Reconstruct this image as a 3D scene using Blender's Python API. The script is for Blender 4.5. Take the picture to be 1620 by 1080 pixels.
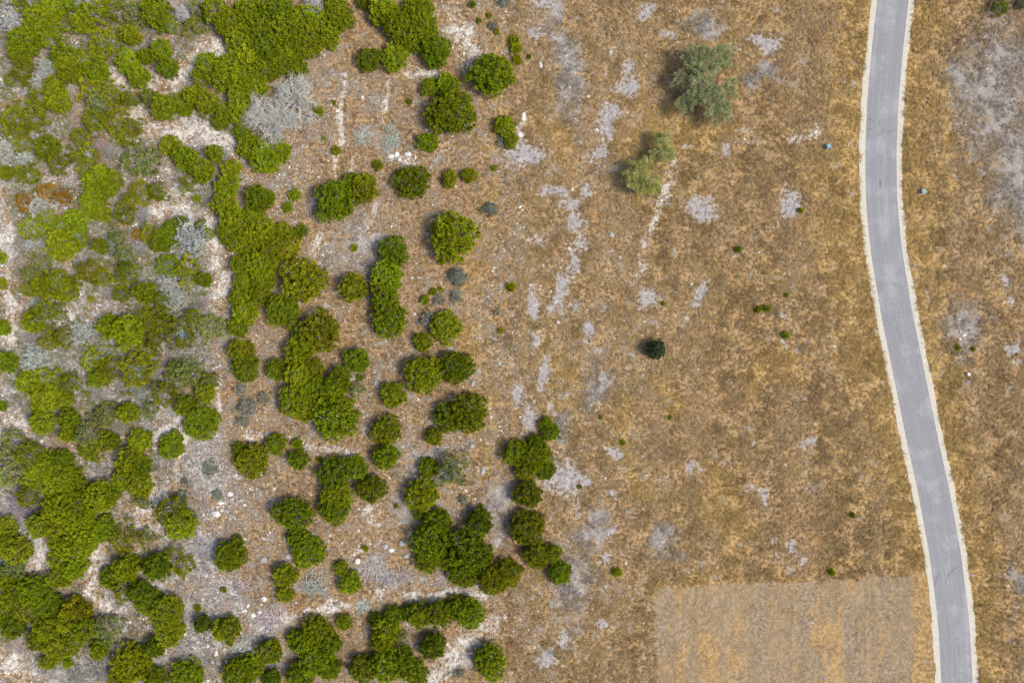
import bpy, math, random
import numpy as np
from mathutils import Vector

for o in list(bpy.data.objects):
    bpy.data.objects.remove(o)
scn = bpy.context.scene
COL = scn.collection
R = math.radians

# ------------------------------------------------------------------ camera
S = 0.11            # metres on the ground for one photo pixel
H = 120.0           # height of the drone above the ground
cam = bpy.data.cameras.new('camera')
cam.sensor_width = 36.0
cam.lens = 36.0 * H / (1620 * S)
cam.clip_start = 0.5
cam.clip_end = 8000
camo = bpy.data.objects.new('camera', cam)
COL.objects.link(camo)
camo.location = (0, 0, H)
camo.rotation_euler = (0, 0, 0)
scn.camera = camo

# ------------------------------------------------------------------ sky, sun
SUN_EL = R(50)
sun_dir = Vector((1.0, -0.30, 0)).normalized() * math.cos(SUN_EL) + Vector((0, 0, math.sin(SUN_EL)))
w = bpy.data.worlds.new('World')
scn.world = w
w.use_nodes = True
nt = w.node_tree
sky = nt.nodes.new('ShaderNodeTexSky')
sky.sky_type = 'NISHITA'
sky.sun_disc = False
sky.sun_elevation = SUN_EL
sky.sun_rotation = math.atan2(sun_dir.x, sun_dir.y)
sky.dust_density = 2.5
nt.nodes['Background'].inputs[1].default_value = 0.14
nt.links.new(sky.outputs[0], nt.nodes['Background'].inputs[0])
sl = bpy.data.lights.new('sun', 'SUN')
sl.energy = 2.75
sl.angle = R(17.0)
sl.color = (1.0, 0.95, 0.87)
so = bpy.data.objects.new('sun', sl)
COL.objects.link(so)
so.rotation_euler = sun_dir.to_track_quat('Z', 'Y').to_euler()
so.location = (60, -20, 80)
scn.view_settings.view_transform = 'Standard'
scn.view_settings.look = 'None'
scn.view_settings.gamma = 1
scn.view_settings.exposure = 0.90

# ------------------------------------------------------------------ helpers
rng = np.random.default_rng(7)
random.seed(7)


def hash2(i, j, seed):
    i = (i.astype(np.int64) & 0xffffffff).astype(np.uint64)
    j = (j.astype(np.int64) & 0xffffffff).astype(np.uint64)
    m = np.uint64(0xffffffff)
    h = (i * np.uint64(374761393) + j * np.uint64(668265263) + np.uint64(seed * 974711 + 13)) & m
    h = ((h ^ (h >> np.uint64(13))) * np.uint64(1274126177)) & m
    h = h ^ (h >> np.uint64(16))
    return (h & np.uint64(0xffff)).astype(np.float64) / 65535.0


def vnoise(x, y, seed=0):
    xi = np.floor(x); yi = np.floor(y)
    fx = x - xi; fy = y - yi
    fx = fx * fx * (3 - 2 * fx); fy = fy * fy * (3 - 2 * fy)
    a = hash2(xi, yi, seed); b = hash2(xi + 1, yi, seed)
    c = hash2(xi, yi + 1, seed); d = hash2(xi + 1, yi + 1, seed)
    return (a * (1 - fx) + b * fx) * (1 - fy) + (c * (1 - fx) + d * fx) * fy


def fbm(x, y, size, seed=0, octv=4):
    t = 0; amp = 1; tot = 0
    for k in range(octv):
        t = t + amp * vnoise(x / size + 17.3 * k, y / size - 9.1 * k, seed + k)
        tot += amp; amp *= 0.55; size *= 0.5
    return t / tot


def smooth(e0, e1, v):
    t = np.clip((v - e0) / (e1 - e0), 0, 1)
    return t * t * (3 - 2 * t)


def blob(px, py, cx, cy, rx, ry):
    return np.clip(1.5 - np.sqrt(((px - cx) / rx) ** 2 + ((py - cy) / ry) ** 2), 0, 1.5) / 1.5


def stroke(px, py, pts, wd):
    best = np.full(px.shape, 1e9)
    for (x0, y0), (x1, y1) in zip(pts[:-1], pts[1:]):
        dx, dy = x1 - x0, y1 - y0
        t = np.clip(((px - x0) * dx + (py - y0) * dy) / (dx * dx + dy * dy), 0, 1)
        best = np.minimum(best, np.hypot(px - x0 - t * dx, py - y0 - t * dy))
    return np.clip(1.5 - best / wd, 0, 1.5) / 1.5


def lerp_px(cx, cy, h=0.0):
    """ground position under a point seen at photo pixel (cx, cy) that is h metres up"""
    k = S * (H - h) / H
    return (cx - 810) * k, (540 - cy) * k


# road centre line, photo pixels (x at y)
RY = np.array([-4000, -600, -200, 0, 80, 160, 237, 320, 400, 500, 600, 700, 780, 880, 980, 1080, 1300, 1800, 5000.])
RX = np.array([2300, 1500, 1431, 1412.5, 1403.5, 1396.5, 1393.3, 1394.5, 1402.4, 1419.3, 1439.8, 1460, 1477.7, 1495.8, 1508.3, 1514, 1512, 1490, 1300.])
yy_ = np.linspace(-4000, 5000, 4501)
xx_ = np.interp(yy_, RY, RX)
kk = np.exp(-np.linspace(-2, 2, 41) ** 2); kk /= kk.sum()
xs_ = np.convolve(np.pad(xx_, 20, mode='edge'), kk, 'valid')


def road_x(py):
    return np.interp(py, yy_, xs_)


def road_dist(px, py):
    slope = (road_x(py + 4) - road_x(py - 4)) / 8
    return (px - road_x(py)) / np.sqrt(1 + slope ** 2)


def gz(x, y):
    x = np.asarray(x, float); y = np.asarray(y, float)
    px = 810 + x / S; py = 540 - y / S
    d = np.abs(road_dist(px, py))
    f = smooth(45, 90, d)
    return f * (0.45 * (fbm(x, y, 22, 3, 3) - 0.5) + 0.22 * (fbm(x, y, 2.6, 9, 2) - 0.5))


def gz1(x, y):
    return float(gz(np.array([x]), np.array([y]))[0])


PALE = [([(1512, 500), (1522, 530)], 8),   # light limestone gravel: photo polyline, width px
    ([(365, 80), (335, 75), (300, 110), (270, 140), (235, 130)], 24), ([(200, 175), (250, 208), (330, 215), (365, 230)], 22),
    ([(180, 120), (200, 140)], 14), ([(285, 325), (330, 345), (347, 420), (345, 470)], 15), ([(232, 745), (245, 790), (235, 835)], 14),
    ([(296, 680), (278, 765)], 6), ([(345, 600), (345, 690)], 6), ([(2, 290), (14, 420), (18, 560)], 13), ([(10, 660), (40, 700)], 20),
    ([(60, 850), (62, 910)], 14), ([(155, 870), (140, 945), (190, 985)], 13), ([(0, 1050), (40, 1070)], 24),
    ([(390, 695), (450, 685), (510, 712), (570, 720)], 9), ([(548, 120), (537, 200), (527, 275)], 5), ([(617, 130), (605, 192)], 4),
    ([(590, 320), (588, 380)], 6), ([(503, 370), (505, 410)], 9), ([(690, 1060), (740, 1015), (800, 990)], 22),
    ([(420, 990), (600, 940), (760, 940)], 10), ([(545, 870), (575, 870)], 7), ([(620, 235), (650, 250)], 10),
    ([(1080, 228), (1180, 229), (1215, 226), (1262, 214), (1285, 208)], 5), ([(1270, 211), (1292, 209)], 10), ([(1175, 208), (1195, 216)], 10),
    ([(1070, 258), (1052, 310), (1035, 352), (1018, 388)], 11), ([(1015, 400), (1020, 420)], 9),
        ([(830, 180), (822, 218)], 5), ([(855, 95), (857, 112)], 4), ([(640, 120), (665, 118), (700, 112)], 7), ([(720, 30), (745, 90)], 18),
    ([(190, 340), (215, 350)], 10), ([(95, 510), (110, 500)], 10), ([(560, 240), (530, 330)], 5), ([(660, 860), (650, 840)], 6),
    ([(600, 850), (580, 800)], 8), ([(290, 300), (240, 340)], 14), ([(250, 690), (300, 650)], 10), ([(220, 810), (260, 780)], 14)]
BARE = [  # grey crusted caliche: x y rx ry
    (861, 6, 24, 11), (853, 55, 20, 12), (830, 248, 38, 28), (988, 133, 25, 24), (958, 195, 18, 36), (945, 245, 20, 22), (986, 108, 12, 9),
    (1220, 78, 22, 17), (1192, 62, 20, 11), (1109, 330, 24, 20), (1250, 326, 22, 28), (1150, 238, 14, 12), (1020, 15, 15, 20), (1058, 52, 14, 8),
    (1022, 465, 24, 24), (1102, 470, 11, 22), (1098, 744, 14, 14), (972, 715, 18, 12), (961, 781, 15, 11), (1280, 694, 14, 8), (1213, 781, 9, 12),
    (1278, 770, 8, 8), (1592, 445, 14, 10), (1599, 470, 11, 8), (1600, 548, 12, 14), (1610, 575, 10, 6), (889, 757, 36, 34), (915, 760, 16, 14),
    (860, 1038, 24, 16), (957, 985, 15, 11), (955, 880, 12, 14), (960, 835, 12, 7), (935, 520, 12, 18), (905, 320, 22, 12), (910, 345, 14, 22),
    (835, 660, 16, 30), (815, 625, 14, 18), (860, 590, 12, 40), (905, 415, 12, 38), (880, 300, 22, 10), (1190, 700, 8, 6), (1258, 860, 9, 14),
    (1268, 880, 6, 8), (930, 300, 14, 18), (890, 460, 14, 30), (845, 480, 10, 30), (1212, 70, 30, 14), (900, 1010, 14, 14), (1240, 500, 8, 6)]
GREYV = [(935, 600, 20, 45), (912, 920, 26, 70), (892, 680, 20, 30), (930, 830, 22, 40),   # grey, weathered stems and gravel
    (900, 110, 26, 80), (890, 20, 20, 30), (1585, 150, 70, 120), (1610, 270, 45, 100), (1520, 120, 30, 40), (1520, 515, 28, 44), (1470, 410, 0.1, 0.1),
    (1060, 850, 22, 34), (1215, 130, 26, 20), (1110, 40, 24, 24), (400, 1040, 40, 30), (320, 1000, 50, 40),
    (30, 810, 40, 40), (120, 1060, 60, 30), (430, 985, 40, 25), (250, 870, 20, 20), (325, 875, 25, 30), (590, 225, 60, 28), (340, 740, 30, 50),
    (700, 940, 60, 14), (350, 960, 40, 25), (490, 925, 40, 18), (600, 905, 60, 25), (1612, 905, 16, 30), 
    (660, 770, 50, 90), (580, 400, 50, 60), (250, 600, 60, 50), (270, 480, 50, 50), (100, 560, 60, 30), (790, 800, 30, 60)]
DIRT_SHADE = [  # bare orange-brown earth, plus painted shadows left of field trees
    (470, 245, 42, 48), (500, 190, 30, 60), (490, 130, 25, 30), (425, 540, 28, 28), (412, 500, 18, 16), (385, 625, 30, 45), (462, 320, 34, 22), (585, 150, 45, 45),
    (560, 825, 38, 26), (440, 890, 30, 30), (400, 800, 50, 25), (545, 95, 40, 20), (740, 230, 30, 40), (320, 720, 16, 50), (620, 880, 30, 14),
    (940, 708, 18, 18), (1186, 642, 12, 12), (1050, 150, 26, 40), (600, 340, 50, 40), (690, 430, 30, 20), (1005, 552, 34, 16), (650, 690, 30, 40),  # includes cast shadows of the tall oak and the lone dark tree, painted brown
    (200, 470, 40, 20), (30, 470, 12, 30)]
GOLD = [([(1145, 780), (1155, 850), (1165, 908)], 4), ([(1168, 800), (1176, 860), (1186, 905)], 4), ([(795, 470), (790, 720)], 5), ([(868, 60), (880, 200)], 5), ([(1335, 420), (1372, 640), (1400, 760)], 6), ([(1310, 400), (1350, 640), (1385, 790)], 6), ([(1500, 100), (1490, 300)], 8), ([(1468, 20), (1472, 150), (1462, 280)], 12), ([(1045, 921), (1300, 910), (1440, 904)], 6), ([(800, 60), (775, 240), (745, 420), (745, 560), (760, 700), (770, 760)], 22), ([(1060, 190), (1100, 205), (1160, 205)], 14),
        ([(860, 560), (880, 620)], 20), ([(1040, 600), (1060, 640)], 20), ([(890, 260), (860, 200)], 18), ([(1130, 760), (1160, 850)], 24),
        ([(1190, 600), (1240, 580)], 24), ([(1300, 280), (1320, 420), (1360, 560)], 34), ([(1020, 120), (1010, 300)], 14), ([(1005, 200), (1120, 230)], 18),
        ([(985, 640), (1000, 760)], 20)]


def masks(x, y):
    """ground cover at world points: what lies on the soil there"""
    x = np.asarray(x, float); y = np.asarray(y, float)
    wx = (fbm(x, y, 5.0, 21, 5) - 0.5) * 9.0
    wy = (fbm(x, y, 5.0, 41, 5) - 0.5) * 9.0
    px = 810 + (x + wx) / S; py = 540 - (y + wy) / S
    px0 = 810 + x / S; py0 = 540 - y / S
    n1 = fbm(x, y, 9, 61, 5); n2 = fbm(x, y, 3.5, 71, 4); n3 = fbm(x * 1.0, y * 0.13, 2.2, 81, 4)
    rock = np.interp(px, [0, 320, 400, 740, 840, 1000, 1100, 1350, 1450, 1540, 1620],
                     [.80, .82, .46, .38, .30, .22, .07, .03, .03, .06, .14])
    rock = rock + (n1 - 0.5) * 1.5 * (0.2 + rock) + (n2 - 0.5) * 0.9 * (0.2 + rock)
    pale = np.zeros(px.shape)
    for pts, wd in PALE:
        pale = np.maximum(pale, stroke(px * .3 + px0 * .7, py * .3 + py0 * .7, pts, wd * 1.15))
    pale = pale * np.clip(.45 + 1.3 * (fbm(x, y, 4.5, 191, 4) - .2), 0, 1.15)
    pale = pale * np.interp(px, [740, 800], [1, .8])
    bare = np.zeros(px.shape)
    for a in BARE:
        bare = np.maximum(bare, blob(px * .5 + px0 * .5, py * .5 + py0 * .5, *a))
    spk = smooth(0.60, 0.72, fbm(x, y * 0.7, 4.0, 91, 4)) * np.clip(1.2 - np.abs(px - np.interp(py, [0, 250, 700, 1080], [960, 900, 860, 930])) / 90, 0, 1)
    bare = np.maximum(bare, 0.62 * spk * np.interp(py, [0, 650, 900], [1, 1, .55]))
    grey = np.zeros(px.shape)
    for a in GREYV:
        grey = np.maximum(grey, blob(px, py, *a))
    grey = np.clip(grey * 1.1 + (n1 - 0.55) * np.interp(px, [340, 760, 900], [1.3, .6, .2]) + .45 * smooth(370, 290, px), 0, 1)
    dirt_shade = np.clip(2.2 * (fbm(x, y, 6.5, 111, 4) - .43), 0, .85) * smooth(330, 400, px) * smooth(900, 780, px)
    for a in DIRT_SHADE:
        dirt_shade = np.maximum(dirt_shade, blob(px, py, *a))
    gold = np.zeros(px.shape)
    for pts, wd in GOLD:
        gold = np.maximum(gold, stroke(px, py, pts, wd) * 0.8)
    d = np.abs(road_dist(px0 + (n2 - .5) * 40, py0))
    field = smooth(760, 860, px)
    gold = np.maximum(gold, np.clip(1.6 - d / 60, 0, 1))
    gold = np.clip(gold + field * (0.75 * (n3 - 0.42) + 0.6 * (n1 - 0.5) + 0.22), 0, 1)
    e = 20 * (n2 - 0.5) + 10 * (fbm(x, y, 1.2, 201, 3) - .5)
    mow = ((px0 + e > 1040) & (py0 + e * .6 > 928 - (px0 - 1040) * 0.045) & (px0 + e < 1440 + (py0 - 910) * 0.02)).astype(float)
    verge = ((px0 + e >= 1440 + (py0 - 910) * 0.02) & (py0 > 900)).astype(float) * (px0 < 1500)
    gold = np.maximum(gold * (1 - mow), verge * 0.95)
    rock = rock * (1 - mow); bare = bare * (1 - mow); grey = grey * (1 - .6 * mow)
    gold = np.maximum(gold, mow * np.maximum(blob(px0, py, 1118, 1035, 24, 60), .7 * blob(px0, py, 1075, 1060, 16, 40)))
    mow = np.maximum(mow, verge * .6)
    return dict(rock=np.clip(rock, 0, 1), pale=pale * (1 - mow), bare=bare, grey=grey, dirt_shade=dirt_shade, gold=gold, mow=mow, tract=n3)


# ------------------------------------------------------------------ materials
def new_mat(name):
    m = bpy.data.materials.new(name)
    m.use_nodes = True
    return m, m.node_tree, m.node_tree.nodes['Principled BSDF']


class NG:
    def __init__(s, t):
        s.t = t

    def n(s, typ, **kw):
        nd = s.t.nodes.new(typ)
        for k, v in kw.items():
            if k in nd.bl_rna.properties.keys():
                setattr(nd, k, v)
            else:
                nd.inputs[k].default_value = v
        return nd

    def l(s, a, b):
        s.t.links.new(a, b)

    def attr(s, name):
        return s.n('ShaderNodeAttribute', attribute_name=name)

    def noise(s, vec, scale, detail=4, rough=0.6, dist=0.0):
        nd = s.n('ShaderNodeTexNoise')
        nd.inputs['Scale'].default_value = scale
        nd.inputs['Detail'].default_value = detail
        nd.inputs['Roughness'].default_value = rough
        nd.inputs['Distortion'].default_value = dist
        s.l(vec, nd.inputs['Vector'])
        return nd.outputs['Fac']

    def math(s, op, a, b=None, c=None):
        nd = s.n('ShaderNodeMath', operation=op)
        for i, v in enumerate((a, b, c)):
            if v is None:
                continue
            if isinstance(v, (int, float)):
                nd.inputs[i].default_value = v
            else:
                s.l(v, nd.inputs[i])
        return nd.outputs[0]

    def ss(s, v, a, b):
        nd = s.n('ShaderNodeMapRange', interpolation_type='SMOOTHSTEP')
        s.l(v, nd.inputs[0])
        nd.inputs[1].default_value = a
        nd.inputs[2].default_value = b
        return nd.outputs[0]

    def mix(s, f, a, b, blend='MIX'):
        nd = s.n('ShaderNodeMix', data_type='RGBA', blend_type=blend)
        for i, v in ((0, f), (6, a), (7, b)):
            if isinstance(v, (int, float)):
                nd.inputs[i].default_value = v
            elif isinstance(v, tuple):
                nd.inputs[i].default_value = (*v, 1)
            else:
                s.l(v, nd.inputs[i])
        return nd.outputs[2]


def ground_material():
    m, t, p = new_mat('ground_cover')
    g = NG(t)
    pos = g.n('ShaderNodeNewGeometry').outputs['Position']
    A = {k: g.attr(k).outputs['Fac'] for k in ('rock', 'pale', 'bare', 'grey', 'dirt_shade', 'gold', 'mow')}
    nA = g.noise(pos, 0.35, 5, 0.6)
    nB = g.noise(pos, 1.3, 5, 0.7)
    nC = g.noise(pos, 4.2, 4, 0.75)
    nD = g.noise(pos, 2.2, 3, 0.7, 0.6)
    st = g.n('ShaderNodeMapping'); st.inputs['Scale'].default_value = (1, 0.07, 1)
    g.l(pos, st.inputs['Vector'])
    nS = g.noise(st.outputs[0], 0.9, 6, 0.72)
    vor = g.n('ShaderNodeTexVoronoi'); vor.inputs['Scale'].default_value = 3.4; g.l(pos, vor.inputs['Vector'])
    # dead grass over soil
    def wob(a, amt, lo, hi, nn=None):
        return g.ss(g.math('ADD', a, g.math('MULTIPLY', g.math('SUBTRACT', nn or nB, 0.5), amt)), lo, hi)
    nE = g.noise(pos, 1.5, 6, 0.72)
    nF = g.noise(pos, 0.42, 8, 0.66, 0.7)
    nG = g.noise(pos, 0.11, 6, 0.62, 0.4)
    nP = g.noise(pos, 5.5, 2, 0.5)
    E = g.ss(nE, 0.42, 0.58)
    c = g.mix(E, (0.108, 0.068, 0.032), (0.318, 0.215, 0.104))
    c = g.mix(g.math('MULTIPLY', g.ss(nF, 0.46, 0.57), 0.65), c, g.mix(E, (0.095, 0.056, 0.028), (0.225, 0.140, 0.066)))
    c = g.mix(g.math('MULTIPLY', g.ss(nG, 0.46, 0.58), 0.35), c, g.mix(E, (0.125, 0.086, 0.052), (0.290, 0.220, 0.135)))
    c = g.mix(g.math('MULTIPLY', g.ss(nS, 0.46, 0.56), 0.70), c, g.mix(E, (0.140, 0.078, 0.032), (0.300, 0.182, 0.075)))
    gold = g.mix(E, (0.185, 0.108, 0.032), (0.390, 0.260, 0.092))
    c = g.mix(g.math('MULTIPLY', wob(A['gold'], 3.0, 0.1, 0.9, nF), 0.72), c, gold)
    dirt_shade = g.mix(E, (0.142, 0.086, 0.043), (0.290, 0.196, 0.105))
    c = g.mix(wob(A['dirt_shade'], 3.0, 0.2, 0.8, nF), c, dirt_shade)
    grey = g.mix(E, (0.105, 0.092, 0.085), (0.32, 0.305, 0.29))
    c = g.mix(g.math('MULTIPLY', wob(A['grey'], 4.0, 0.2, 1.0, nF), 0.75), c, grey)
    # limestone chips among brown soil
    chip = g.mix(g.ss(vor.outputs['Distance'], 0.14, 0.44), (0.435, 0.41, 0.36), (0.175, 0.145, 0.105))
    chip = g.mix(g.ss(nE, 0.46, 0.54), chip, (0.140, 0.098, 0.060))
    c = g.mix(g.math('MULTIPLY', wob(A['rock'], 5.0, 0.25, 1.0, nF), 0.9), c, chip)
    c = g.mix(g.math('MULTIPLY', wob(A['grey'], 2.5, 0.15, 0.85, nF), 0.55), c, g.mix(g.ss(nE, 0.42, 0.56), (0.40, 0.385, 0.36), (0.150, 0.138, 0.120)))
    pale = g.mix(g.ss(nE, 0.40, 0.54), (0.23, 0.192, 0.145), (0.52, 0.475, 0.405))
    c = g.mix(g.math('MULTIPLY', wob(A['pale'], 4.0, 0.35, 1.0, nF), 0.9), c, pale)
    bare = g.mix(g.ss(nE, 0.38, 0.62), (0.205, 0.190, 0.182), (0.325, 0.306, 0.296))
    c = g.mix(g.math('MULTIPLY', wob(A['bare'], 2.6, 0.30, 0.72, nE), 0.86), c, bare)
    # mown lot
    m1 = g.mix(g.ss(nS, 0.28, 0.72), (0.190, 0.138, 0.078), (0.268, 0.194, 0.106))
    st2 = g.n('ShaderNodeMapping'); st2.inputs['Scale'].default_value = (1, 0.22, 1); g.l(pos, st2.inputs['Vector'])
    nH = g.noise(st2.outputs[0], 0.20, 5, 0.6)
    nI = g.noise(st2.outputs[0], 0.33, 5, 0.6)
    m1 = g.mix(g.math('MULTIPLY', g.ss(nH, 0.52, 0.60), 0.7), m1, g.mix(E, (0.27, 0.155, 0.055), (0.36, 0.225, 0.085)))
    m1 = g.mix(g.math('MULTIPLY', g.ss(nI, 0.52, 0.62), 0.75), m1, g.mix(E, (0.155, 0.118, 0.085), (0.25, 0.205, 0.155)))
    m1 = g.mix(g.math('MULTIPLY', wob(A['gold'], 2.0, 0.1, 0.9, nI), 0.8), m1, g.mix(E, (0.28, 0.160, 0.055), (0.37, 0.235, 0.085)))
    m1 = g.mix(g.math('MULTIPLY', g.ss(nF, 0.50, 0.60), 0.6), m1, (0.170, 0.122, 0.085))
    m1 = g.mix(g.math('MULTIPLY', g.ss(nE, 0.48, 0.62), 0.35), m1, (0.33, 0.270, 0.180))
    c = g.mix(wob(A['mow'], 1.2, 0.25, 0.8, nE), c, m1)
    c = g.mix(g.math('MULTIPLY', g.ss(nP, 0.46, 0.34), 0.8), c, g.mix(1.0, c, (0.55, 0.50, 0.48), 'MULTIPLY'))
    c = g.mix(g.math('MULTIPLY', g.ss(nP, 0.58, 0.68), g.math('MULTIPLY_ADD', A['rock'], 0.8, 0.02)), c, (0.55, 0.52, 0.48))
    g.l(c, p.inputs['Base Color'])
    p.inputs['Roughness'].default_value = 0.95
    p.inputs['Specular IOR Level'].default_value = 0.1
    hgt = g.math('ADD', g.math('MULTIPLY', nE, 0.6), g.math('MULTIPLY', nF, 1.0))
    b = g.n('ShaderNodeBump'); b.inputs['Strength'].default_value = 0.85; b.inputs['Distance'].default_value = 0.45
    g.l(hgt, b.inputs['Height']); g.l(b.outputs[0], p.inputs['Normal'])
    return m


def leaf_material():
    m, t, p = new_mat('foliage')
    g = NG(t)
    oi = g.n('ShaderNodeObjectInfo')
    tint = g.attr('tint').outputs['Fac']
    hue = g.attr('hue').outputs['Fac']
    c = g.mix(g.math('MULTIPLY', hue, 0.55), oi.outputs['Color'], g.mix(1.0, oi.outputs['Color'], (1.32, 1.10, 0.8), 'MULTIPLY'))
    sc = g.math('MULTIPLY_ADD', tint, 0.95, 0.58)
    vm = g.n('ShaderNodeVectorMath', operation='SCALE'); g.l(c, vm.inputs[0]); g.l(sc, vm.inputs['Scale'])
    g.l(vm.outputs[0], p.inputs['Base Color'])
    p.inputs['Roughness'].default_value = 0.75
    p.inputs['Specular IOR Level'].default_value = 0.08
    tr = g.n('ShaderNodeBsdfTranslucent'); g.l(vm.outputs[0], tr.inputs['Color'])
    mx = g.n('ShaderNodeMixShader'); mx.inputs[0].default_value = 0.22
    g.l(p.outputs[0], mx.inputs[1]); g.l(tr.outputs[0], mx.inputs[2])
    g.l(mx.outputs[0], t.nodes['Material Output'].inputs[0])
    return m


def obj_col_material(name, rough=0.9, nscale=9.0, lo=0.6, hi=1.25):
    m, t, p = new_mat(name)
    g = NG(t)
    oi = g.n('ShaderNodeObjectInfo')
    pos = g.n('ShaderNodeNewGeometry').outputs['Position']
    f = g.noise(pos, nscale, 4, 0.65)
    c = g.mix(g.ss(f, 0.35, 0.65), g.mix(1.0, oi.outputs['Color'], (lo,) * 3, 'MULTIPLY'), g.mix(1.0, oi.outputs['Color'], (hi, hi, hi * .97), 'MULTIPLY'))
    g.l(c, p.inputs['Base Color'])
    p.inputs['Roughness'].default_value = rough
    p.inputs['Specular IOR Level'].default_value = 0.2
    return m


def attr_col_material(name, attrname):
    m, t, p = new_mat(name)
    g = NG(t)
    a = g.attr(attrname)
    pos = g.n('ShaderNodeNewGeometry').outputs['Position']
    f = g.noise(pos, 6.0, 3, 0.6)
    c = g.mix(g.ss(f, 0.3, 0.7), g.mix(1.0, a.outputs['Color'], (.82,) * 3, 'MULTIPLY'), a.outputs['Color'])
    g.l(c, p.inputs['Base Color'])
    p.inputs['Roughness'].default_value = 0.9
    p.inputs['Specular IOR Level'].default_value = 0.12
    return m


MAT_GROUND = ground_material()
MAT_LEAF = leaf_material()
MAT_BARK = obj_col_material('bark')
MAT_STONE = obj_col_material('limestone', 0.95, 5.0, 0.75, 1.15)
MAT_GRASS = attr_col_material('dry_grass_blades', 'col')
MAT_RUBBLE = attr_col_material('rubble_limestone', 'col')


# ------------------------------------------------------------------ mesh building
def mesh_np(name, V, F, mat, attrs=None, smooth_=False):
    """V (n,3), F list of int arrays (m,k): any number of same-size face blocks"""
    me = bpy.data.meshes.new(name)
    V = np.asarray(V, np.float32)
    blocks = [np.asarray(f, np.int32) for f in F if len(f)]
    loops = np.concatenate([b.ravel() for b in blocks])
    cnt = np.concatenate([np.full(len(b), b.shape[1], np.int32) for b in blocks])
    start = np.concatenate([[0], np.cumsum(cnt)[:-1]]).astype(np.int32)
    me.vertices.add(len(V)); me.vertices.foreach_set('co', V.ravel())
    me.loops.add(len(loops)); me.loops.foreach_set('vertex_index', loops)
    me.polygons.add(len(cnt)); me.polygons.foreach_set('loop_start', start)
    me.polygons.foreach_set('loop_total', cnt)
    me.polygons.foreach_set('use_smooth', np.full(len(cnt), smooth_, bool))
    for k, (typ, arr) in (attrs or {}).items():
        a = me.attributes.new(k, typ, 'POINT')
        if typ == 'FLOAT':
            a.data.foreach_set('value', np.asarray(arr, np.float32))
        else:
            a.data.foreach_set('color', np.asarray(arr, np.float32).ravel())
    me.update(calc_edges=True)
    me.validate()
    me.materials.append(mat)
    return me


def link(name, data, parent=None, color=None):
    o = bpy.data.objects.new(name, data)
    COL.objects.link(o)
    if parent:
        o.parent = parent
    if color:
        o.color = (*color, 1)
    return o


def tag(o, label=None, cat=None, group=None, kind=None):
    if label: o['label'] = label
    if cat: o['category'] = cat
    if group: o['group'] = group
    if kind: o['kind'] = kind
    return o


def unit(v):
    return v / np.maximum(np.linalg.norm(v, axis=-1, keepdims=True), 1e-9)


def leaves(base, d, L, W, r):
    """diamond leaf sprays: base (n,3), direction (n,3)"""
    n = len(base)
    s = unit(np.cross(d, r.normal(size=(n, 3))))
    L = np.broadcast_to(L, (n,))[:, None]; W = np.broadcast_to(W, (n,))[:, None]
    V = np.stack([base, base + d * L * .5 + s * W, base + d * L, base + d * L * .5 - s * W], 1).reshape(-1, 3)
    F = np.arange(n * 4).reshape(n, 4)
    return V, F


def tube(pts, rad, sides=5):
    pts = np.asarray(pts, float); n = len(pts)
    tan = unit(np.gradient(pts, axis=0))
    ref = np.array([0.31, 0.17, 0.93]) if abs(tan[0][2]) < 0.8 else np.array([1.0, 0.2, 0.0])
    a = unit(np.cross(tan, ref)); b = np.cross(tan, a)
    th = np.linspace(0, 2 * np.pi, sides, endpoint=False)
    V = pts[:, None] + np.asarray(rad)[:, None, None] * (np.cos(th)[None, :, None] * a[:, None] + np.sin(th)[None, :, None] * b[:, None])
    i = np.arange(n - 1)[:, None] * sides; j = np.arange(sides)[None]; k = (j + 1) % sides
    F = np.stack([i + j, i + k, i + sides + k, i + sides + j], -1).reshape(-1, 4)
    return V.reshape(-1, 3), F


def join(parts):
    V, F, o = [], [], 0
    for v, f in parts:
        V.append(v); F.append(f + o); o += len(v)
    return np.concatenate(V), np.concatenate(F)


def bent(p0, p1, r, n=4, wob=0.08):
    t = np.linspace(0, 1, n)[:, None]
    p = np.asarray(p0) * (1 - t) + np.asarray(p1) * t
    p[1:-1] += r.normal(size=(n - 2, 3)) * wob * np.linalg.norm(np.asarray(p1) - np.asarray(p0))
    return p


def dome_points(n, r, top=1.25, lo=-0.1, lob=0.14, k=12):
    """spread points over a lobed dome of radius 1"""
    ph = r.uniform(0, 6.28, 4); am = lob * r.uniform(.4, 1, 4)
    out = []
    for i in range(n):
        best, bd = None, -1
        for _ in range(k):
            th = r.uniform(0, 2 * np.pi); z = r.uniform(lo, 1)
            q = np.array([math.sqrt(max(0, 1 - z * z)) * math.cos(th), math.sqrt(max(0, 1 - z * z)) * math.sin(th), z])
            dd = min((np.sum((q - p) ** 2) for p in out), default=9)
            if dd > bd:
                best, bd = q, dd
        out.append(best)
    P = np.array(out)
    th = np.arctan2(P[:, 1], P[:, 0])
    f = 1 + sum(a * np.sin((i + 2) * th + p) for i, (a, p) in enumerate(zip(am, ph)))
    P[:, :2] *= f[:, None]
    P[:, 2] = 0.32 + P[:, 2] * (top - 0.32)
    return P


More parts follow.
